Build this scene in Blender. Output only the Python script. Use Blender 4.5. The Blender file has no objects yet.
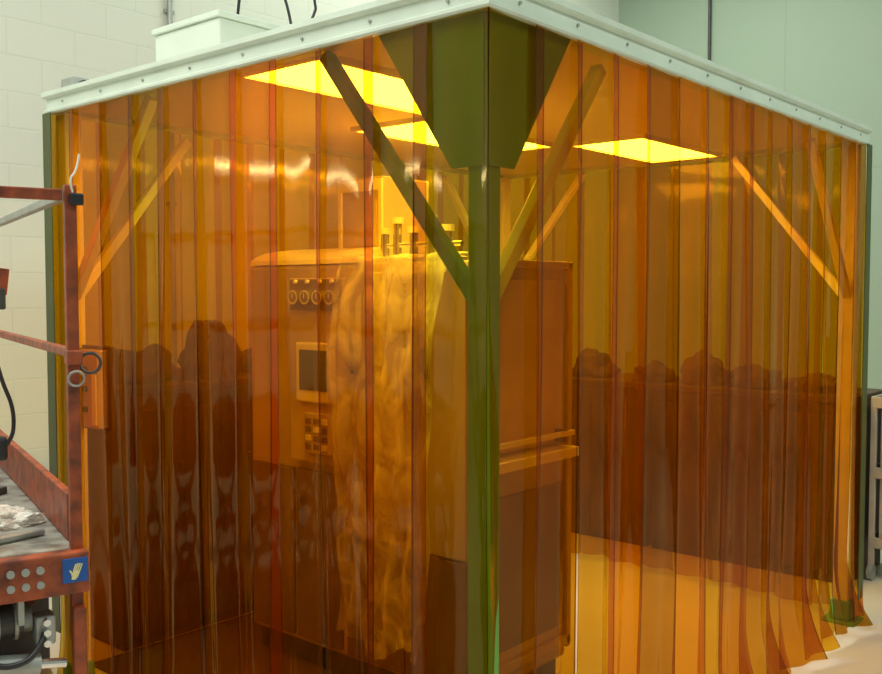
import bpy, bmesh, math, random
from mathutils import Vector, Matrix
random.seed(7)
scene=bpy.context.scene
try:
    scene.view_settings.view_transform='Standard'
    scene.view_settings.look='None'
except Exception: pass
COL=scene.collection

# ------------------------------------------------------------------ materials
def newmat(name):
    m=bpy.data.materials.new(name); m.use_nodes=True
    nt=m.node_tree; nt.nodes.clear()
    out=nt.nodes.new('ShaderNodeOutputMaterial')
    return m,nt,out
def pbr(name,col,rough=0.5,metal=0.0,var=0.12,scale=8.0,bump=0.0,detail=4,col2=None,spec=0.5):
    m,nt,out=newmat(name)
    b=nt.nodes.new('ShaderNodeBsdfPrincipled')
    nt.links.new(b.outputs[0],out.inputs[0])
    tc=nt.nodes.new('ShaderNodeTexCoord')
    n=nt.nodes.new('ShaderNodeTexNoise'); n.inputs['Scale'].default_value=scale; n.inputs['Detail'].default_value=detail
    nt.links.new(tc.outputs['Object'],n.inputs['Vector'])
    r=nt.nodes.new('ShaderNodeValToRGB')
    c2=col2 if col2 else tuple(c*(1-var*2) for c in col)
    r.color_ramp.elements[0].color=(*c2,1); r.color_ramp.elements[0].position=0.3
    r.color_ramp.elements[1].color=(*col,1); r.color_ramp.elements[1].position=0.62
    nt.links.new(n.outputs[0],r.inputs[0]); nt.links.new(r.outputs[0],b.inputs['Base Color'])
    b.inputs['Roughness'].default_value=rough; b.inputs['Metallic'].default_value=metal
    b.inputs['Specular IOR Level'].default_value=spec
    if bump:
        bp=nt.nodes.new('ShaderNodeBump'); bp.inputs['Strength'].default_value=bump; bp.inputs['Distance'].default_value=0.01
        nt.links.new(n.outputs[0],bp.inputs['Height']); nt.links.new(bp.outputs[0],b.inputs['Normal'])
    return m
def emis(name,col,s):
    m,nt,out=newmat(name); e=nt.nodes.new('ShaderNodeEmission')
    e.inputs[0].default_value=(*col,1); e.inputs[1].default_value=s
    nt.links.new(e.outputs[0],out.inputs[0]); return m
def brickmat(name,col,mortar,bw,bh,swap,rough=0.6,bump=0.3,ms=0.012):
    m,nt,out=newmat(name)
    b=nt.nodes.new('ShaderNodeBsdfPrincipled'); nt.links.new(b.outputs[0],out.inputs[0])
    tc=nt.nodes.new('ShaderNodeTexCoord'); sp=nt.nodes.new('ShaderNodeSeparateXYZ'); cb=nt.nodes.new('ShaderNodeCombineXYZ')
    nt.links.new(tc.outputs['Object'],sp.inputs[0])
    nt.links.new(sp.outputs[{'x':0,'y':1,'f':0}[swap]],cb.inputs[0])
    nt.links.new(sp.outputs[1 if swap=='f' else 2],cb.inputs[1])
    br=nt.nodes.new('ShaderNodeTexBrick'); nt.links.new(cb.outputs[0],br.inputs['Vector'])
    br.inputs['Scale'].default_value=1; br.inputs['Brick Width'].default_value=bw; br.inputs['Row Height'].default_value=bh
    br.inputs['Mortar Size'].default_value=ms; br.inputs['Mortar Smooth'].default_value=0.6
    br.inputs['Color1'].default_value=(*col,1); br.inputs['Color2'].default_value=(*[c*0.98 for c in col],1)
    br.inputs['Mortar'].default_value=(*mortar,1)
    if swap=='f': br.offset=0.0
    nt.links.new(br.outputs['Color'],b.inputs['Base Color']); b.inputs['Roughness'].default_value=rough
    bp=nt.nodes.new('ShaderNodeBump'); bp.invert=True; bp.inputs['Strength'].default_value=bump; bp.inputs['Distance'].default_value=0.01
    nt.links.new(br.outputs['Fac'],bp.inputs['Height']); nt.links.new(bp.outputs[0],b.inputs['Normal'])
    return m
def vinyl(name,tints,body,bodyfac,spec=0.04):
    m,nt,out=newmat(name)
    def N(t): return nt.nodes.new(t)
    L=nt.links.new
    tr=N('ShaderNodeBsdfTransparent')
    oi=N('ShaderNodeObjectInfo')
    rp=N('ShaderNodeValToRGB'); rp.color_ramp.interpolation='LINEAR'
    els=rp.color_ramp.elements
    els[0].position=0.0; els[0].color=(*tints[0],1); els[1].position=1.0; els[1].color=(*tints[-1],1)
    for k,t in enumerate(tints[1:-1]):
        q=els.new((k+1)/(len(tints)-1)); q.color=(*t,1)
    L(oi.outputs['Random'],rp.inputs[0]); L(rp.outputs[0],tr.inputs[0])
    df=N('ShaderNodeBsdfDiffuse'); df.inputs[0].default_value=(*body,1)
    tl=N('ShaderNodeBsdfTranslucent'); tl.inputs[0].default_value=(*body,1)
    m0=N('ShaderNodeMixShader'); m0.inputs[0].default_value=0.6
    L(df.outputs[0],m0.inputs[1]); L(tl.outputs[0],m0.inputs[2])
    m1=N('ShaderNodeMixShader')
    tc=N('ShaderNodeTexCoord'); mp=N('ShaderNodeMapping'); mp.inputs['Scale'].default_value=(6,6,0.8)
    ns=N('ShaderNodeTexNoise'); ns.inputs['Scale'].default_value=2; ns.inputs['Detail'].default_value=3
    L(tc.outputs['Object'],mp.inputs[0]); L(mp.outputs[0],ns.inputs['Vector'])
    ml=N('ShaderNodeMath'); ml.operation='MULTIPLY'; ml.inputs[1].default_value=bodyfac*2
    L(ns.outputs[0],ml.inputs[0]); L(ml.outputs[0],m1.inputs[0])
    L(tr.outputs[0],m1.inputs[1]); L(m0.outputs[0],m1.inputs[2])
    gl=N('ShaderNodeBsdfGlossy'); gl.inputs['Roughness'].default_value=0.075; gl.inputs[0].default_value=(1,0.80,0.48,1)
    bp=N('ShaderNodeBump'); bp.inputs['Strength'].default_value=0.15; bp.inputs['Distance'].default_value=0.01
    L(ns.outputs[0],bp.inputs['Height']); L(bp.outputs[0],gl.inputs['Normal'])
    ge=N('ShaderNodeNewGeometry'); dt=N('ShaderNodeVectorMath'); dt.operation='DOT_PRODUCT'
    L(ge.outputs['Normal'],dt.inputs[0]); L(ge.outputs['Incoming'],dt.inputs[1])
    ab=N('ShaderNodeMath'); ab.operation='ABSOLUTE'; L(dt.outputs['Value'],ab.inputs[0])
    om=N('ShaderNodeMath'); om.operation='SUBTRACT'; om.inputs[0].default_value=1; om.use_clamp=True; L(ab.outputs[0],om.inputs[1])
    pw=N('ShaderNodeMath'); pw.operation='POWER'; pw.inputs[1].default_value=5; L(om.outputs[0],pw.inputs[0])
    ma=N('ShaderNodeMath'); ma.operation='MULTIPLY_ADD'; ma.inputs[1].default_value=0.6; ma.inputs[2].default_value=spec; L(pw.outputs[0],ma.inputs[0])
    m2=N('ShaderNodeMixShader'); L(ma.outputs[0],m2.inputs[0])
    L(m1.outputs[0],m2.inputs[1]); L(gl.outputs[0],m2.inputs[2])
    L(m2.outputs[0],out.inputs[0])
    return m
M={}
M['rail']=pbr('rail_aluminium',(0.72,0.83,0.73),0.4,0.1,0.05,5)
M['green']=pbr('olive_paint_and_shade',(0.17,0.43,0.09),0.6,0,0.08,6,spec=0.25)  # near post's backlit shade put into the colour; green plates share it
M['brace2']=pbr('brace_lightened',(0.70,0.78,0.30),0.4,0,0.10,6)  # brace colour lightened to offset its backlit shade
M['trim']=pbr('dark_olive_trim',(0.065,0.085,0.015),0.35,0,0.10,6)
M['lit_post']=pbr('pale_lit_post',(0.95,0.82,0.62),0.4,0,0.05,6)  # interior light on the far posts put into their pale colour
M['vinyl']=vinyl('amber_vinyl',((0.54,0.45,0.016),(0.78,0.45,0.016),(0.86,0.36,0.012),(0.50,0.25,0.010),(0.76,0.42,0.016)),(1.0,0.26,0.004),0.065)
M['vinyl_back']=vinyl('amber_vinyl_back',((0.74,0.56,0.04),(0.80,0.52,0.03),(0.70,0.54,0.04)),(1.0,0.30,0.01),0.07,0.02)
M['edge']=vinyl('amber_vinyl_edge',((0.24,0.13,0.004),(0.28,0.13,0.004)),(0.4,0.15,0.0),0.05)
M['roof']=brickmat('roof_tile',(0.90,0.86,0.72),(0.84,0.80,0.68),0.6,0.6,'f',0.8,0.05,0.008)
M['wallN']=brickmat('painted_block',(0.80,0.83,0.73),(0.74,0.78,0.68),0.40,0.20,'x',0.55,0.16,0.006)
M['wallE']=brickmat('painted_panel',(0.40,0.50,0.39),(0.37,0.46,0.36),2.4,6.0,'y',0.6,0.1,0.01)
M['floor']=pbr('concrete',(0.70,0.62,0.52),0.35,0,0.06,1.5,0.02)
M['mat']=pbr('floor_darkening',(0.10,0.04,0.022),0.6,0,0.1,5,0.05)  # colour of the sheet added to darken the floor
M['mach']=pbr('machine_beige',(0.64,0.45,0.30),0.35,0,0.18,1.6)
M['machd']=pbr('machine_dark',(0.19,0.10,0.06),0.4,0,0.12,3)
M['machl']=pbr('machine_light',(0.90,0.78,0.60),0.3,0,0.05,3)
M['chrome']=pbr('chrome',(0.85,0.85,0.85),0.2,0.9,0.03,3)
M['black']=pbr('black_plastic',(0.025,0.025,0.03),0.4,0,0.1,10)
M['dark']=pbr('dark_steel',(0.09,0.085,0.08),0.45,0.3,0.2,12)
M['darkbrown']=pbr('dark_brown_cloth',(0.12,0.075,0.045),0.7,0,0.3,6)
M['brown']=pbr('dark_brown_laminate',(0.11,0.065,0.04),0.6,0,0.4,1.8)
M['brownN']=pbr('mid_brown_laminate',(0.15,0.065,0.035),0.6,0,0.4,1.8)
M['grey']=pbr('grey_steel',(0.42,0.44,0.42),0.4,0.4,0.12,9)
M['lgrey']=pbr('light_grey_enamel',(0.70,0.80,0.71),0.4,0,0.04,5)
M['red']=pbr('worn_red_paint',(0.40,0.085,0.03),0.45,0.1,0.2,22,0.12,8,(0.13,0.035,0.02))
M['deck']=pbr('worn_deck',(0.36,0.36,0.32),0.6,0.2,0.2,16,0.2,8,(0.12,0.09,0.07))
M['pink']=pbr('grey_beige_enamel',(0.50,0.45,0.40),0.5,0,0.1,5)
M['blue']=pbr('blue_sticker',(0.01,0.10,0.42),0.4,0,0.05,20)
M['white']=pbr('white_print',(0.9,0.88,0.8),0.5,0,0.02,20)
M['cream']=pbr('cream_print',(0.85,0.78,0.40),0.5,0,0.02,20)
M['glass']=pbr('screen_glass',(0.05,0.06,0.05),0.15,0,0.1,4)
M['lamp']=emis('lamp_diffuser',(1.0,0.90,0.80),25.0)
M['tube']=emis('highlight_tube',(1.0,0.92,0.65),34.0)  # glow of the unseen tube added for reflections in the vinyl

def clearfilm(lo,hi,bs,sc):
    m,nt,out=newmat('clear_film')
    tr=nt.nodes.new('ShaderNodeBsdfTransparent'); tr.inputs[0].default_value=(0.95,0.94,0.92,1)
    b=nt.nodes.new('ShaderNodeBsdfPrincipled'); b.inputs['Base Color'].default_value=(0.95,0.92,0.85,1); b.inputs['Roughness'].default_value=0.18
    tc=nt.nodes.new('ShaderNodeTexCoord'); ns=nt.nodes.new('ShaderNodeTexNoise'); ns.inputs['Scale'].default_value=sc; ns.inputs['Detail'].default_value=4; ns.inputs['Distortion'].default_value=0.8
    mp=nt.nodes.new('ShaderNodeMapping'); mp.inputs['Scale'].default_value=(1.0,1.6,0.9)
    nt.links.new(tc.outputs['Object'],mp.inputs[0]); nt.links.new(mp.outputs[0],ns.inputs['Vector'])
    r=nt.nodes.new('ShaderNodeMapRange'); r.inputs[1].default_value=0.38; r.inputs[2].default_value=0.7; r.inputs[3].default_value=lo; r.inputs[4].default_value=hi
    nt.links.new(ns.outputs[0],r.inputs[0])
    bp=nt.nodes.new('ShaderNodeBump'); bp.inputs['Strength'].default_value=bs; bp.inputs['Distance'].default_value=0.04
    nt.links.new(ns.outputs[0],bp.inputs['Height']); nt.links.new(bp.outputs[0],b.inputs['Normal'])
    mx=nt.nodes.new('ShaderNodeMixShader'); nt.links.new(r.outputs[0],mx.inputs[0])
    nt.links.new(tr.outputs[0],mx.inputs[1]); nt.links.new(b.outputs[0],mx.inputs[2]); nt.links.new(mx.outputs[0],out.inputs[0])
    return m
M['film']=clearfilm(0.16,0.72,0.8,6)
M['bagfilm']=clearfilm(0.3,0.9,0.8,20)

# ------------------------------------------------------------------ helpers
def link(name,me,mat,parent=None,loc=(0,0,0),rot=(0,0,0)):
    o=bpy.data.objects.new(name,me); COL.objects.link(o)
    if mat: me.materials.append(mat)
    o.location=loc; o.rotation_euler=rot
    if parent: o.parent=parent
    return o
def tag(o,label,cat,group=None):
    o['label']=label; o['category']=cat
    if group: o['group']=group
    return o
def empty(name,loc,label,cat,rotz=0,group=None):
    o=bpy.data.objects.new(name,None); COL.objects.link(o); o.location=loc; o.rotation_euler=(0,0,rotz)
    o.empty_display_size=0.1; tag(o,label,cat,group); return o
def bm_obj(name,bm,mat,parent=None,loc=(0,0,0),rot=(0,0,0),smooth=False,recalc=True):
    me=bpy.data.meshes.new(name)
    if recalc: bmesh.ops.recalc_face_normals(bm,faces=bm.faces)
    bm.to_mesh(me); bm.free()
    if smooth:
        for p in me.polygons: p.use_smooth=True
    return link(name,me,mat,parent,loc,rot)
def add_box(bm,c,d,bev=0.0,rot=None):
    mt=Matrix.Translation(c)@(rot.to_4x4() if rot else Matrix())@Matrix.Diagonal((*d,1))
    r=bmesh.ops.create_cube(bm,size=1,matrix=mt)
    if bev>0:
        es=set(e for v in r['verts'] for e in v.link_edges)
        bmesh.ops.bevel(bm,geom=list(es),offset=bev,segments=2,affect='EDGES',profile=0.5)
def box(name,c,d,mat,parent=None,bev=0.004,rot=None):
    bm=bmesh.new(); add_box(bm,(0,0,0),d,bev)
    o=bm_obj(name,bm,mat,parent,c)
    if rot: o.rotation_euler=rot
    return o
def boxr(name,x0,x1,y0,y1,z0,z1,mat,parent=None,bev=0.004):
    return box(name,((x0+x1)/2,(y0+y1)/2,(z0+z1)/2),(x1-x0,y1-y0,z1-z0),mat,parent,bev)
def add_cyl(bm,p0,p1,r,seg=16,r2=None):
    p0=Vector(p0);p1=Vector(p1);d=p1-p0
    q=d.to_track_quat('Z','Y').to_matrix().to_4x4()
    bmesh.ops.create_cone(bm,cap_ends=True,segments=seg,radius1=r,radius2=r if r2 is None else r2,depth=d.length,matrix=Matrix.Translation((p0+p1)/2)@q)
def cyl(name,p0,p1,r,mat,parent=None,seg=16,r2=None):
    c=(Vector(p0)+Vector(p1))/2
    bm=bmesh.new(); add_cyl(bm,Vector(p0)-c,Vector(p1)-c,r,seg,r2)
    return bm_obj(name,bm,mat,parent,c)
def tubebox(name,p0,p1,w,mat,parent=None,t=None,bev=0.003):
    p0=Vector(p0);p1=Vector(p1);d=p1-p0;t=t or w
    q=d.to_track_quat('Z','X')
    o=box(name,(0,0,0),(w,t,d.length),mat,parent,bev); o.location=(p0+p1)/2; o.rotation_mode='QUATERNION'; o.rotation_quaternion=q
    return o
def curve(name,pts,r,mat,parent=None,cyc=False):
    cu=bpy.data.curves.new(name,'CURVE'); cu.dimensions='3D'; cu.bevel_depth=r; cu.bevel_resolution=3
    s=cu.splines.new('NURBS'); s.points.add(len(pts)-1)
    for i,p in enumerate(pts): s.points[i].co=(*p,1)
    s.order_u=3; s.use_endpoint_u=not cyc; s.use_cyclic_u=cyc; cu.resolution_u=6
    o=bpy.data.objects.new(name,cu); COL.objects.link(o); cu.materials.append(mat)
    dg=bpy.context.evaluated_depsgraph_get(); me=bpy.data.meshes.new_from_object(o.evaluated_get(dg))
    bpy.data.objects.remove(o)
    n=bpy.data.objects.new(name,me); COL.objects.link(n)
    for p in me.polygons: p.use_smooth=True
    if parent: n.parent=parent
    return n
def torus(name,c,R,r,axis,mat,parent=None):
    bm=bmesh.new(); n=24;k=8; vs=[]
    for i in range(n):
        a=2*math.pi*i/n
        vs.append([bm.verts.new(((R+r*math.cos(2*math.pi*j/k))*math.cos(a),(R+r*math.cos(2*math.pi*j/k))*math.sin(a),r*math.sin(2*math.pi*j/k))) for j in range(k)])
    for i in range(n):
        for j in range(k):
            bm.faces.new((vs[i][j],vs[(i+1)%n][j],vs[(i+1)%n][(j+1)%k],vs[i][(j+1)%k]))
    o=bm_obj(name,bm,mat,parent,c,smooth=True); o.rotation_mode='QUATERNION'; o.rotation_quaternion=Vector(axis).to_track_quat('Z','Y')
    return o

# ------------------------------------------------------------------ setting
def st(o): o['kind']='structure'; return o
NY=3.78; EX=7.1
st(boxr('floor',-7,EX+0.2,-7,NY+0.2,-0.1,0,M['floor'],bev=0))
st(boxr('wall_north',-7,EX+0.2,NY,NY+0.2,0,5.5,M['wallN'],bev=0))
st(boxr('wall_east',EX,EX+0.2,-7,NY,0,5.5,M['wallE'],bev=0))
st(boxr('baseboard_north',-7,EX,NY-0.015,NY,0,0.1,M['grey'],bev=0))
st(boxr('baseboard_east',EX-0.015,EX,-7,NY-0.015,0,0.1,M['grey'],bev=0))
def conduit(p,dirn,z0,mat,label):
    e=empty('wall_conduit',(p[0],p[1],z0),label,'pipe')
    cyl('pipe',(0,0,0),(0,0,5.4-z0),0.016,mat,e,12)
    for z in (0.6,1.8,3.0,4.2):
        if z<5.2-z0:
            if dirn=='y': box('clamp',(0,0.012,z),(0.07,0.02,0.025),M['grey'],e,0.002)
            else: box('clamp',(0.012,0,z),(0.02,0.07,0.025),M['grey'],e,0.002)
conduit((1.58,NY-0.022),'y',0.4,M['grey'],'thin grey conduit pipe running up the block wall')
conduit((EX-0.022,2.74),'x',0.4,M['dark'],'thin dark conduit pipe running up the green-grey wall')
e=empty('highlight_fixture',(-2.35,NY,2.47),'unseen fluorescent fixture added for highlights in the curtains','wall light')  # unseen fixture added for its wavy reflection in the vinyl strips
box('light_housing',(0,-0.03,0),(1.36,0.06,0.12),M['white'],e,0.006)
cyl('highlight_tube',(-0.62,-0.085,0),(0.62,-0.085,0),0.014,M['tube'],e,16)
for x in (-0.64,0.64): box('tube_socket',(x,-0.08,0),(0.03,0.05,0.06),M['white'],e,0.003)

# ------------------------------------------------------------------ enclosure
LX,LY=3.01,2.235; ZB,ZT=2.36,2.445
frame=empty('curtain_enclosure',(0,0,0),'aluminium-framed softwall room frame with corner posts, braces and white header rails','enclosure')
prof=[(-0.045,ZB),(0.016,ZB),(0.020,ZB+0.006),(0.020,ZB+0.016),(0.012,ZB+0.020),(0.012,ZB+0.058),(0.024,ZB+0.063),(0.027,ZB+0.068),(0.027,ZT),(-0.045,ZT)]
def rail(a,b,nrm):
    a=Vector((*a,0));b=Vector((*b,0));n=Vector((*nrm,0)); d=(b-a).normalized(); L=(b-a).length
    bm=bmesh.new(); r0=[];r1=[]
    for (k,z) in prof:
        r0.append(bm.verts.new(a-d*k+n*k+Vector((0,0,z)))); r1.append(bm.verts.new(b+d*k+n*k+Vector((0,0,z))))
    m=len(prof)
    for i in range(m): bm.faces.new((r0[i],r0[(i+1)%m],r1[(i+1)%m],r1[i]))
    bm.faces.new(r0); bm.faces.new(r1)
    bm_obj('header_rail',bm,M['rail'],frame)
    k=int(L/0.3)
    for i in range(k+1):
        p=a+d*(0.12+i*(L-0.24)/k)+Vector((0,0,ZB+0.038))
        cyl('screw',p+n*0.010,p+n*0.017,0.005,M['grey'],frame,8)
rail((0,0),(LX,0),(0,-1)); rail((LX,0),(LX,LY),(1,0)); rail((LX,LY),(0,LY),(0,1)); rail((0,LY),(0,0),(-1,0))
for (cx,cy,sx,sy,mt) in ((0,0,1,1,'green'),(LX,0,-1,1,'lit_post'),(0,LY,1,-1,'lit_post'),(LX,LY,-1,-1,'lit_post')):
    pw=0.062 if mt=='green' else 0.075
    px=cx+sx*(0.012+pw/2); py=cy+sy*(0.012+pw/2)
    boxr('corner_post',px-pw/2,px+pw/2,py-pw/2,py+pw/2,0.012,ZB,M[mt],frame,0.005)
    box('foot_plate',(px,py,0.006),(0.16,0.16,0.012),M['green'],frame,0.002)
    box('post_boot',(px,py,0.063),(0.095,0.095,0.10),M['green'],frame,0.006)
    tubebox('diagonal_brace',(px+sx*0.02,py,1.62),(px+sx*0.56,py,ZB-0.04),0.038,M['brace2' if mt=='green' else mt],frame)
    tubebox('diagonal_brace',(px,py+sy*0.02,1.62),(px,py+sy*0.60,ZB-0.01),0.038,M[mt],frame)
def gusset(ax):
    pts=[(0.020,ZB-0.001),(0.39,ZB-0.001),(0.125,1.97),(0.020,1.97)]
    bm=bmesh.new(); t0=0.006;t1=0.0115
    f=lambda s,z,t:(s,t,z) if ax=='x' else (t,s,z)
    A=[bm.verts.new(f(s,z,t0)) for s,z in pts]; B=[bm.verts.new(f(s,z,t1)) for s,z in pts]
    bm.faces.new(A); bm.faces.new(B)
    for i in range(4): bm.faces.new((A[i],A[(i+1)%4],B[(i+1)%4],B[i]))
    bm_obj('gusset_plate',bm,M['green'],frame)
gusset('x'); gusset('y')
boxr('edge_trim',-0.030,-0.026,LY-0.05,LY+0.012,0.25,ZB-0.001,M['trim'],frame,0)
boxr('edge_trim',LX-0.06,LX+0.012,-0.030,-0.026,0.12,ZB-0.001,M['trim'],frame,0)
boxr('roof_panel',0.046,LX-0.046,0.046,LY-0.046,ZB+0.02,ZT-0.01,M['roof'],frame,0)

GRP='amber vinyl curtain strips'
def strip(base,d,n,s0,w,seed,zbot,flare,front,taper=0):
    rnd=random.Random(seed)
    ns,nz=16,34; bm=bmesh.new(); g=[]
    ph=rnd.uniform(0,6.28); bow=rnd.uniform(0.006,0.016)*rnd.choice((1,1,-1)); tw=rnd.uniform(-0.03,0.03); sw=rnd.uniform(-0.03,0.03)
    ripple=rnd.uniform(0.006,0.016); curl=rnd.uniform(0.003,0.010)
    qs=[-0.5,-0.482]+[-0.45+0.9*k/(ns-4) for k in range(ns-3)]+[0.482,0.5]
    ns=len(qs)-1
    for j in range(nz+1):
        t=j/nz; row=[]
        g2=t**1.5; fl=max(0,(t-0.86)/0.14)**2
        for q in qs:
            z=ZB-0.002-(ZB-0.002-zbot-0.03*taper*(0.5+q))*t
            off=0.004-0.012*q
            off+=bow*(1-4*q*q)*(0.35+g2)
            off+=ripple*math.sin(ph+q*9+t*2.2)*g2*1.3+0.0015*math.sin(ph*3+t*11)*(1-abs(q))
            off+=curl*math.exp(-(0.5-abs(q))/0.05)*math.sin(t*3.1+0.3)
            off+=tw*q*2*g2*0.7+flare*fl*(0.2+1.2*(q+0.5) if taper else 0.6+0.8*(q+0.5))
            off=max(off,-0.002) if t<0.4 else off
            s=s0+w*(q+0.5)*(1-0.07*g2*abs(math.sin(ph))-0.25*taper*fl)+sw*g2
            row.append(bm.verts.new(base+d*s+n*(off+0.002)+Vector((0,0,z))))
        g.append(row)
    for j in range(nz):
        for i in range(ns):
            f=bm.faces.new((g[j][i],g[j][i+1],g[j+1][i+1],g[j+1][i]))
            if front and (i==0 or i==ns-1): f.material_index=1
    c=base+d*(s0+w/2)+Vector((0,0,ZB))
    bmesh.ops.translate(bm,verts=bm.verts,vec=-c)
    o=bm_obj('curtain_strip',bm,M['vinyl' if front else 'vinyl_back'],None,c,smooth=True,recalc=False)
    if front: o.data.materials.append(M['edge'])
    tag(o,'translucent amber vinyl strip hanging from the header rail','curtain strip',GRP)
    return o
V=Vector
def wall(base,d,n,L,seed,fl,front,ov=0.048,tp=lambda i,k:0):
    k=round(L/0.204); pitch=L/k; w=pitch+ov
    for i in range(k):
        s0=i*pitch+random.uniform(-0.014,0.014)*(0<i<k); ww=w if i<k-1 else pitch
        if i==0 and front: s0=-0.018; ww+=0.018
        strip(V(base),V(d),V(n),s0,ww,seed+i*13,0.030+0.02*random.random(),fl(i,k),front,tp(i,k))
wall((0,0,0),(0,1,0),(-1,0,0),LY,100,lambda i,k:random.uniform(-0.01,0.05),True)
wall((0,0,0),(1,0,0),(0,-1,0),LX,500,lambda i,k:(0.0 if i==0 else 0.015 if i>k-2 else random.uniform(0.05,0.11) if i>k*0.45 else random.uniform(-0.01,0.05)),True,tp=lambda i,k:1 if k*0.45<i<k-1 else 0)
wall((LX,0,0),(0,1,0),(1,0,0),LY,900,lambda i,k:random.uniform(-0.01,0.03),False,0.025)
wall((0,LY,0),(1,0,0),(0,1,0),LX,1300,lambda i,k:random.uniform(-0.01,0.03),False,0.025)

def clight(x0,x1,y0,y1):
    e=empty('ceiling_light',((x0+x1)/2,(y0+y1)/2,ZB+0.02),'lit rectangular troffer light set into the enclosure roof','ceiling light',0,'lit troffers in the enclosure roof')
    w,h=x1-x0,y1-y0
    bm=bmesh.new()
    for c,dm in (((0,h/2+0.01,-0.01),(w+0.04,0.02,0.02)),((0,-h/2-0.01,-0.01),(w+0.04,0.02,0.02)),((w/2+0.01,0,-0.01),(0.02,h,0.02)),((-w/2-0.01,0,-0.01),(0.02,h,0.02))): add_box(bm,c,dm)
    bm_obj('light_frame',bm,M['white'],e)
    box('lamp_diffuser',(0,0,-0.007),(w,h,0.012),M['lamp'],e,0)
clight(0.09,1.0,0.72,1.10); clight(1.1,2.05,1.2,1.6); clight(2.1,2.90,0.72,1.10)

e=empty('fan_filter_unit',(0.62,1.735,ZT),'pale green-white fan filter box standing on the enclosure roof','fan filter unit')
box('housing',(0,0,0.12),(0.64,0.43,0.24),M['lgrey'],e,0.008)
box('top_lid',(0,0,0.252),(0.66,0.45,0.024),M['lgrey'],e,0.004)
box('base_flange',(0,0,0.008),(0.68,0.47,0.016),M['lgrey'],e,0.003)
cyl('intake_collar',(0,0,0.262),(0,0,0.29),0.13,M['grey'],e,28)
torus('intake_ring',(0,0,0.292),0.12,0.008,(0,0,1),M['dark'],e)
for i,(a,b,c) in enumerate((((-0.15,-0.1,0.26),(-0.2,-0.18,0.6),(-0.1,-0.1,1.4)),((0.1,-0.15,0.26),(0.02,-0.1,0.5),(0.1,0.0,1.4)),((0.18,-0.12,0.26),(0.24,-0.14,0.42),(0.12,0.0,1.4)))):
    curve('power_cable',[a,tuple((V(a)+V(b))/2+V((0.03,0,0.05))),b,c],0.006,M['black'],e)
e=empty('junction_box',(0.05,2.13,ZT),'small grey junction box on top of the header rail','junction box')
box('box_body',(0,0,0.025),(0.07,0.10,0.05),M['grey'],e,0.004); cyl('gland',(0.0,-0.05,0.025),(0,-0.075,0.025),0.012,M['black'],e,12)

e=empty('switch_box',(0.05,1.985,1.10),'orange-lit switch box with pale cover fixed beside the corner post','switch box')
box('back_plate',(0.02,0.04,0.16),(0.02,0.22,0.34),M['machd'],e,0.003)
box('box_body',(-0.01,0.02,0.16),(0.05,0.13,0.31),M['mach'],e,0.006)
box('cover',(-0.037,-0.025,0.12),(0.006,0.03,0.2),M['white'],e,0.001)
for z in (0.08,0.16,0.24): cyl('push_button',(-0.034,0.04,z),(-0.046,0.04,z),0.012,M['dark'],e,14)

# ------------------------------------------------------------------ machine
o=boxr('floor_dark_sheet',0.20,1.44,0.12,2.36,0.0,0.012,M['mat'],None,0.004); tag(o,'dark brown sheet added to darken the floor under the machine','added floor sheet')  # dark sheet added so the floor by the machine looks dark
e=empty('process_machine',(0.80,0.68,0.012),'tall beige cabinet machine with gauges, screen and keypad','machine')
W,D,H=0.62,1.31,1.75
box('base_plinth',(W/2,D/2,0.05),(W-0.06,D-0.06,0.10),M['black'],e)
box('cabinet_body',(W/2,D/2,0.10+(H-0.10)/2),(W,D,H-0.10),M['mach'],e,0.02)
bm=bmesh.new(); pts2=[]
for i in range(13):
    a=math.pi*i/12; pts2.append((W/2-W/2*math.cos(a),H+0.08*math.sin(a)))
A=[bm.verts.new((x,0.60,z)) for x,z in pts2]; B=[bm.verts.new((x,D,z)) for x,z in pts2]
bm.faces.new(A); bm.faces.new(B)
for i in range(len(A)-1): bm.faces.new((A[i],A[i+1],B[i+1],B[i]))
bm.faces.new((A[0],A[-1],B[-1],B[0]))
bm_obj('rounded_hood',bm,M['machl'],e)
for (y0,y1) in ((0.70,0.98),(1.0,1.28)):
    o=box('lower_door',(-0.008,(y0+y1)/2,0.50),(0.018,y1-y0,0.74),M['machd'],e,0.004)
    box('door_handle',(-0.02,(y1-y0)/2-0.04,0.2),(0.02,0.015,0.12),M['machd'],o,0.003)
for (y0,y1) in ((0.03,0.33),(0.345,0.665)):
    o=box('tall_door',(-0.008,(y0+y1)/2,1.17),(0.018,y1-y0,1.08),M['mach'],e,0.004)
    box('door_handle',(-0.022,0.04 if y0<0.1 else 0.1,0.19),(0.025,0.018,0.12),M['black'],o,0.004)
    box('lower_door',(-0.008,(y0+y1)/2,0.37),(0.018,y1-y0,0.50),M['machd'],e,0.004)
cp=box('control_panel',(-0.02,0.82,1.30),(0.05,0.33,0.78),M['mach'],e,0.008)
def lp(y,z,x=0): return (-0.027+x,y-0.84,z-1.30)
box('gauge_plate',lp(0.835,1.62),(0.012,0.31,0.13),M['machd'],cp,0.002)
for i,y in enumerate((0.945,0.87,0.795,0.72)):
    g=cyl('gauge',lp(y,1.61,-0.004),lp(y,1.61,-0.03),0.030,M['chrome'],cp,24)
    cyl('gauge_face',(-0.0135,0,0),(-0.0150,0,0),0.022,M['machd'] ,g,20)
    box('needle',(-0.0158,0,0.006),(0.001,0.003,0.02),M['white'],g,0)
    cyl('knob',lp(y,1.675,-0.004),lp(y,1.675,-0.02),0.008,M['machl'],cp,12)
s=box('screen_bezel',lp(0.83,1.295,-0.004),(0.03,0.22,0.25),M['machl'],cp,0.006)
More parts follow.
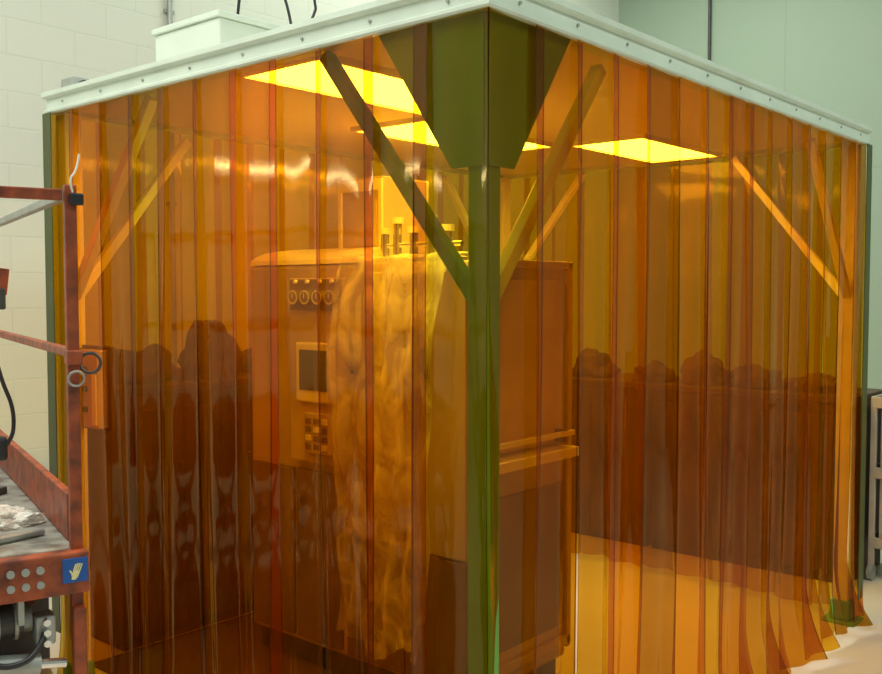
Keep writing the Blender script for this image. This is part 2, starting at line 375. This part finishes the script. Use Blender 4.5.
box('screen',(-0.016,0,0.01),(0.004,0.17,0.17),M['glass'],s,0.001)
s=box('keypad',lp(0.81,1.04,-0.004),(0.03,0.16,0.17),M['mach'],cp,0.004)
for i in range(3):
    for j in range(4): box('key',(-0.017,-0.05+i*0.05,-0.055+j*0.036),(0.008,0.032,0.024),M['machd'] if (i+j)%3 else M['machl'],s,0.002)
c=box('tower_cabinet',(0.38,0.825,1.96),(0.30,0.27,0.34),M['mach'],e,0.006)
box('tower_frame',(-0.152,0,0.135),(0.012,0.27,0.05),M['machl'],c,0.002)
for y in (-0.125,0.125): box('tower_frame_side',(-0.152,y,-0.02),(0.012,0.02,0.26),M['machl'],c,0.002)
box('tower_window',(-0.152,0,-0.03),(0.008,0.20,0.20),M['mach'],c,0.002)
rl=box('fittings_rail',(0.12,0.38,H+0.01),(0.05,0.46,0.02),M['chrome'],e,0.002)
for i,y in enumerate((0.10,0.19,0.28,0.37,0.44)):
    y-=0.25
    cyl('valve_body',(0,y,0.01),(0,y,0.11+0.04*(i%2)),0.018,M['chrome'],rl,14)
    cyl('valve_cap',(0,y,0.11+0.04*(i%2)),(0,y,0.135+0.04*(i%2)),0.026,M['machl'],rl,14)
curve('manifold_pipe',[(0,-0.22,0.06),(0,-0.05,0.065),(0,0.21,0.06)],0.01,M['chrome'],rl)
bm=bmesh.new()
for c_,d_ in (((0.015,-0.012,0.95),(0.03,0.02,1.6)),((W-0.015,-0.012,0.95),(0.03,0.02,1.6)),((W/2,-0.012,1.74),(W,0.02,0.03)),((W/2,-0.012,0.18),(W,0.02,0.04))): add_box(bm,c_,d_,0.003)
bm_obj('side_frame',bm,M['mach'],e)
box('side_panel',(W/2,-0.005,1.35),(W-0.1,0.01,0.66),M['mach'],e,0.002)
box('side_shelf',(W/2-0.02,-0.045,0.985),(W-0.06,0.09,0.04),M['machl'],e,0.004)
box('side_rail',(W/2-0.02,-0.06,1.06),(W-0.06,0.02,0.02),M['machl'],e,0.002)
for x in (0.06,W-0.10): box('rail_stub',(x,-0.035,1.05),(0.02,0.06,0.05),M['machd'],e,0.002)
box('side_lower_panel',(W/2,-0.006,0.55),(W-0.1,0.012,0.6),M['machd'],e,0.003)

bm=bmesh.new(); rows=[]
nu,nv=60,70
prf=[(0.50,H+0.015),(0.03,H+0.02),(-0.03,H+0.01),(-0.045,H-0.05)]
for j in range(nv+1):
    t=j/nv; row=[]
    for i in range(nu+1):
        q=i/nu
        if t<0.2:
            k=t/0.2*3; a=int(min(k,2)); f=k-a
            x=prf[a][0]*(1-f)+prf[a+1][0]*f; z=prf[a][1]*(1-f)+prf[a+1][1]*f
        else:
            f=(t-0.2)/0.8; x=-0.05-0.08*f-0.03*math.sin(f*5); z=(H-0.05)*(1-f)+0.24*f
        y0=0.06+0.04*math.sin(t*5)+0.22*max(0,t-0.35); y1=0.66+0.02*math.sin(t*7)-0.08*max(0,t-0.45)
        fold=0.035*math.sin(q*15+1.6*math.sin(t*4))+0.014*math.sin(q*41+t*9)+0.012*math.sin(t*23+q*8)
        amp=min(1,max(0.0,(t-0.15)*4))
        row.append(bm.verts.new((x-abs(fold)*amp,y0+(y1-y0)*q+0.02*math.sin(t*9+q*3)*t,z+0.008*(1+math.sin(q*15))*(1-amp)+0.04*t*math.sin(q*9))))
    rows.append(row)
for j in range(nv):
    for i in range(nu): bm.faces.new((rows[j][i],rows[j][i+1],rows[j+1][i+1],rows[j+1][i]))
o=bm_obj('plastic_drape',bm,M['film'],None,(0.80,0.68,0.012),smooth=True)
tag(o,'crinkled clear plastic sheet draped over the machine front','plastic sheet')

# ------------------------------------------------------------------ cabinets behind the curtains
def bench(x,y,w,d,h,label,ndoor,face,mt):
    e=empty('storage_cabinet',(x,y,0),label,'cabinet')
    box('cabinet_body',(0,0,h/2-0.015),(w,d,h-0.03),M[mt],e,0.006)
    box('worktop',(0,0,h-0.01),(w+0.02,d+0.02,0.035),M[mt],e,0.004)
    L=d if face=='x' else w
    for i in range(ndoor):
        c=-L/2+(i+0.5)*L/ndoor
        if face=='x':
            o=box('cabinet_door',(-w/2-0.009,c,h/2-0.02),(0.018,L/ndoor-0.015,h-0.16),M[mt],e,0.003)
            box('handle',(-0.018,0.1,0.2),(0.02,0.012,0.12),M['darkbrown'],o,0.003)
        else:
            o=box('cabinet_door',(c,-d/2-0.009,h/2-0.02),(L/ndoor-0.015,0.018,h-0.16),M[mt],e,0.003)
            box('handle',(0.1,-0.018,0.2),(0.012,0.02,0.12),M['darkbrown'],o,0.003)
bench(3.85,0.82,0.6,1.22,1.05,'dark brown workshop cabinet standing behind the amber curtain',3,'x','brown')
bench(3.85,2.08,0.6,1.22,1.05,'dark brown workshop cabinet standing behind the amber curtain',3,'x','brown')
bench(0.98,2.64,1.2,0.5,1.20,'dark brown workshop cabinet between curtain and block wall',3,'y','brownN')
bench(2.22,2.64,1.2,0.5,1.20,'dark brown workshop cabinet between curtain and block wall',3,'y','brownN')
def lump(loc,sx,sy,sz,seed,mt='darkbrown'):
    from mathutils import noise
    bm=bmesh.new(); bmesh.ops.create_icosphere(bm,subdivisions=4,radius=1)
    for v in bm.verts:
        n=noise.noise(v.co*1.6+V((seed,0,0))); n2=noise.noise(v.co*4+V((seed,3,0)))
        v.co*=1+0.45*n+0.15*n2; v.co=V((v.co.x*sx,v.co.y*sy,max(0,v.co.z+0.25)*sz))
    o=bm_obj('equipment_cover',bm,M[mt],None,loc,smooth=True); tag(o,'crumpled dark cloth cover over equipment on the cabinet','cloth cover','dark cloth covers on the cabinets')
for i,(y,sy,sz) in enumerate(((0.50,0.15,0.08),(0.85,0.15,0.10),(1.20,0.14,0.15),(1.55,0.13,0.09),(2.0,0.17,0.14),(2.42,0.15,0.11))):
    lump((3.78,y,1.0585),0.13,sy,sz,i*3.7)
for i,(x,sx,sz) in enumerate(((0.62,0.17,0.13),(1.02,0.15,0.20),(1.38,0.13,0.12))):
    lump((x,2.60,1.2085),sx,0.14,sz,20+i*2.9,'brownN')
e=empty('utility_trolley',(4.0,-0.24,0),'pale grey-beige utility trolley with cables beside the curtain enclosure','trolley')
box('cabinet_body',(0,0,0.58),(0.44,0.72,0.78),M['pink'],e,0.006)
for z in (0.2,0.6,1.0):
    box('tray',(0,0,z),(0.5,0.8,0.03),M['pink'],e,0.004)
    bm=bmesh.new()
    for c_,d_ in (((0.25,0,z+0.02),(0.012,0.8,0.06)),((-0.25,0,z+0.02),(0.012,0.8,0.06)),((0,0.4,z+0.02),(0.5,0.012,0.06)),((0,-0.4,z+0.02),(0.5,0.012,0.06))): add_box(bm,c_,d_,0.002)
    bm_obj('tray_rim',bm,M['pink'],e)
for x in (-0.24,0.24):
    for y in (-0.39,0.39):
        box('upright',(x,y,0.56),(0.03,0.03,0.95),M['pink'],e,0.003)
        cyl('caster_wheel',(x,y-0.014,0.045),(x,y+0.014,0.045),0.045,M['grey'],e,18)
e2=empty('hose_coil',(3.90,-0.04,1.017),'dark red and black hose coiled on the trolley','hose')
for i in range(3): torus('hose_loop',(0,0,0.02+i*0.032),0.12-0.008*i,0.016,(0.05*i,0,1),M['red' if i%2 else 'black'],e2)

# ------------------------------------------------------------------ scissor lift
e=empty('scissor_lift',(-0.775,0.650,0),'worn red scissor lift platform with guard rails beside the curtain','scissor lift',math.atan2(-0.296,0.955))
DL=1.55; DW=0.78; DZ=1.03
box('deck_plate',(-DW/2,DL/2,DZ-0.015),(DW-0.01,DL,0.03),M['deck'],e,0.003)
fb=box('front_beam',(-DW/2-0.003,-0.02,DZ-0.052),(DW+0.045,0.045,0.10),M['red'],e,0.005)
box('side_beam',(0.0,DL/2,DZ-0.06),(0.045,DL,0.10),M['red'],e,0.004)
box('side_beam',(-DW,DL/2,DZ-0.06),(0.045,DL,0.10),M['red'],e,0.004)
box('toe_board',(0.0,DL/2+0.03,DZ+0.062),(0.02,DL-0.06,0.115),M['red'],e,0.003)
box('toe_board',(-DW,DL/2+0.03,DZ+0.062),(0.02,DL-0.06,0.115),M['red'],e,0.003)
box('toe_board',(-DW/2,DL,DZ+0.062),(DW,0.02,0.115),M['red'],e,0.003)
for k in range(6):
    x=-0.088-0.032*(k//2); z=(k%2)*0.034-0.015
    cyl('bolt_head',(x+DW/2,-0.022,z),(x+DW/2,-0.030,z),0.009,M['grey'],fb,12)
box('data_plate',(-0.235+DW/2,-0.024,0.0),(0.085,0.004,0.065),M['grey'],fb,0.001)
sg=box('safety_sticker',(DW/2-0.010,-0.0245,0.008),(0.058,0.003,0.058),M['blue'],fb,0.001)
bm=bmesh.new()
add_box(bm,(0.0,0,-0.008),(0.015,0.0015,0.016),rot=Matrix.Rotation(0.4,3,'Y'))
for i in range(4): add_box(bm,(-0.003+i*0.0046+0.001,0,0.008-0.0012*abs(i-1.2)),(0.003,0.0015,0.018),rot=Matrix.Rotation(0.35,3,'Y'))
add_box(bm,(-0.010,0,-0.004),(0.0035,0.0015,0.012),rot=Matrix.Rotation(-0.5,3,'Y'))
add_box(bm,(-0.004,0,-0.018),(0.010,0.0015,0.007))
bm_obj('hand_pictogram',bm,M['cream'],sg,(0,-0.0022,0))
PX=-0.002
for (x,y) in ((PX,0.0),(-DW,0.0),(PX,DL-0.03),(-DW,DL-0.03)):
    box('guard_post',(x,y,(0.80+1.90)/2 if y==0 else (DZ+1.90)/2),(0.028,0.028,1.10 if y==0 else 1.90-DZ),M['red'],e,0.004)
for z in (1.88,1.50):
    m=M['red'] if z<1.6 else M['grey']
    for x in (PX,-DW): tubebox('guard_rail',(x,0.02,z),(x,DL-0.04,z),0.022,m,e)
    if z>1.6: tubebox('guard_rail',(-DW+0.02,0,z-0.005),(-0.02,0,z-0.005),0.026,M['red'],e)
    tubebox('guard_rail',(-DW,DL-0.03,z),(PX,DL-0.03,z),0.022,M['red'],e)
box('gate_latch',(0.010,-0.018,1.865),(0.032,0.014,0.028),M['black'],e,0.004)
curve('cable_tie',[(0.0,-0.025,1.88),(-0.01,-0.03,1.91),(0.01,-0.03,1.93),(0.015,-0.03,1.97)],0.0025,M['white'],e)
torus('shackle_ring',(0.036,-0.01,1.475),0.024,0.004,(0.3,1,0),M['dark'],e)
torus('shackle_ring',(0.0,-0.028,1.44),0.018,0.003,(0,1,0.2),M['grey'],e)
box('rail_clamp',(PX,-0.01,1.49),(0.036,0.04,0.035),M['red'],e,0.004)
curve('control_cable',[(-0.16,0.1,1.50),(-0.15,0.09,1.44),(-0.12,0.08,1.36),(-0.13,0.08,1.27),(-0.2,0.09,1.24)],0.005,M['black'],e)
box('control_pendant',(-0.155,0.09,1.27),(0.035,0.03,0.06),M['black'],e,0.01)
cyl('grab_handle',(-0.155,0.02,1.64),(-0.148,0.02,1.70),0.014,M['red'],e,14)
box('grab_bracket',(-0.16,0.02,1.63),(0.03,0.03,0.05),M['dark'],e,0.004)
for x in (-0.10,-DW+0.10):
    for (y0,z0,y1,z1) in ((0.1,0.40,1.45,0.62),(1.45,0.40,0.1,0.62),(0.1,0.64,1.45,0.90),(1.45,0.64,0.1,0.90)):
        tubebox('scissor_arm',(x,y0,z0),(x,y1,z1),0.05,M['red'],e,0.035)
box('chassis',(-DW/2,DL/2,0.26),(DW,DL+0.1,0.22),M['red'],e,0.01)
box('front_leg',(PX,-0.02,0.58),(0.03,0.03,0.62),M['red'],e,0.004)
for x in (-0.05,-DW+0.05):
    for y in (0.12,DL-0.12):
        w=cyl('wheel',(x-0.05,y,0.15),(x+0.08,y,0.15),0.15,M['black'],e,28); cyl('wheel_hub',(-0.0,0,0),(0.075,0,0),0.06,M['grey'],w,18)
cyl('pump_motor',(-0.32,0.05,0.86),(-0.12,0.05,0.86),0.040,M['dark'],e,28)
cyl('motor_end_cap',(-0.12,0.05,0.86),(-0.10,0.05,0.86),0.032,M['grey'],e,28)
for k in range(5): cyl('cooling_fin',(-0.30+0.04*k,0.05,0.86),(-0.292+0.04*k,0.05,0.86),0.046,M['grey'],e,24)
cyl('hydraulic_cylinder',(-0.40,-0.005,0.80),(-0.09,0.0,0.76),0.026,M['grey'],e,20)
cyl('cylinder_rod',(-0.09,0.0,0.76),(-0.03,0.0,0.752),0.012,M['chrome'],e,14)
box('motor_mount',(-0.2,0.06,0.70),(0.30,0.12,0.03),M['grey'],e,0.005)
box('rear_shroud',(-0.22,0.16,0.82),(0.36,0.02,0.24),M['dark'],e,0.004)
box('valve_block',(-0.075,0.02,0.84),(0.045,0.06,0.07),M['grey'],e,0.006)
box('support_bracket',(-0.26,0.0,0.905),(0.02,0.05,0.10),M['grey'],e,0.003)
box('support_bracket',(-0.13,0.0,0.91),(0.015,0.04,0.09),M['grey'],e,0.003)
for k in range(3): cyl('hose_fitting',(-0.075,-0.008,0.815+0.025*k),(-0.075,-0.03,0.815+0.025*k),0.009,M['chrome'],e,6)
curve('hydraulic_hose',[(-0.08,-0.02,0.84),(-0.10,-0.05,0.80),(-0.16,-0.05,0.78),(-0.22,-0.03,0.80),(-0.30,0.0,0.83)],0.007,M['black'],e)
def bag(name,loc,r,mat,label):
    bm=bmesh.new(); bmesh.ops.create_icosphere(bm,subdivisions=4,radius=1)
    from mathutils import noise
    for v in bm.verts:
        n=noise.noise(v.co*2.5+V(loc)*7); n2=noise.noise(v.co*6+V(loc))
        v.co*= (1+0.5*n+0.2*n2); v.co=V((v.co.x*r,v.co.y*r*1.2,max(-0.3,v.co.z)*r*0.42+0.126*r))
    o=bm_obj(name,bm,mat,None,loc); tag(o,label,'plastic bag'); return o
def liftpt(x,y,z):
    a=math.atan2(-0.296,0.955); return (-0.775+x*math.cos(a)-y*math.sin(a),0.650+x*math.sin(a)+y*math.cos(a),z)
bag('plastic_bag',liftpt(-0.11,0.34,DZ+0.001),0.070,M['bagfilm'],'crumpled clear plastic bag lying on the lift deck')
o=box('metal_plate',liftpt(-0.13,0.75,DZ+0.012),(0.12,0.10,0.022),M['dark'],None,0.003); o.rotation_euler=(0,0,0.4); tag(o,'dark metal plate lying on the lift deck','metal plate')
p0=V(liftpt(-0.20,0.10,DZ+0.011)); p1=V(liftpt(-0.05,0.16,DZ+0.011))
o=cyl('metal_rod',p0,p1,0.010,M['grey'],None,12); tag(o,'short grey metal rod lying on the lift deck','metal rod')

# ------------------------------------------------------------------ lights
def area(name,loc,size,power,col,rot=(0,0,0),sy=None):
    l=bpy.data.lights.new(name,'AREA'); l.energy=power; l.color=col; l.size=size
    if sy: l.shape='RECTANGLE'; l.size_y=sy
    o=bpy.data.objects.new(name,l); COL.objects.link(o); o.location=loc; o.rotation_euler=rot; return o
area('shop_light',(-2.2,1.0,5.2),3.0,200,(1.0,1.0,0.90),sy=1.2)
area('shop_light',(1.5,-2.8,5.2),3.0,140,(0.92,1.0,0.88),sy=1.2)
area('shop_light',(4.2,2.2,5.2),3.0,110,(0.92,1.0,0.88),sy=1.2)
w=bpy.data.worlds.new('World'); scene.world=w; w.use_nodes=True
w.node_tree.nodes['Background'].inputs[0].default_value=(0.82,0.95,0.80,1); w.node_tree.nodes['Background'].inputs[1].default_value=0.27

# ------------------------------------------------------------------ camera
cam=bpy.data.cameras.new('camera'); co=bpy.data.objects.new('camera',cam); COL.objects.link(co)
cam.sensor_width=36; cam.lens=36*958/882; cam.clip_start=0.05
co.location=(-1.937,-1.511,1.648)
co.rotation_euler=(math.radians(90-2.75),0,math.radians(-49.3))
scene.camera=co
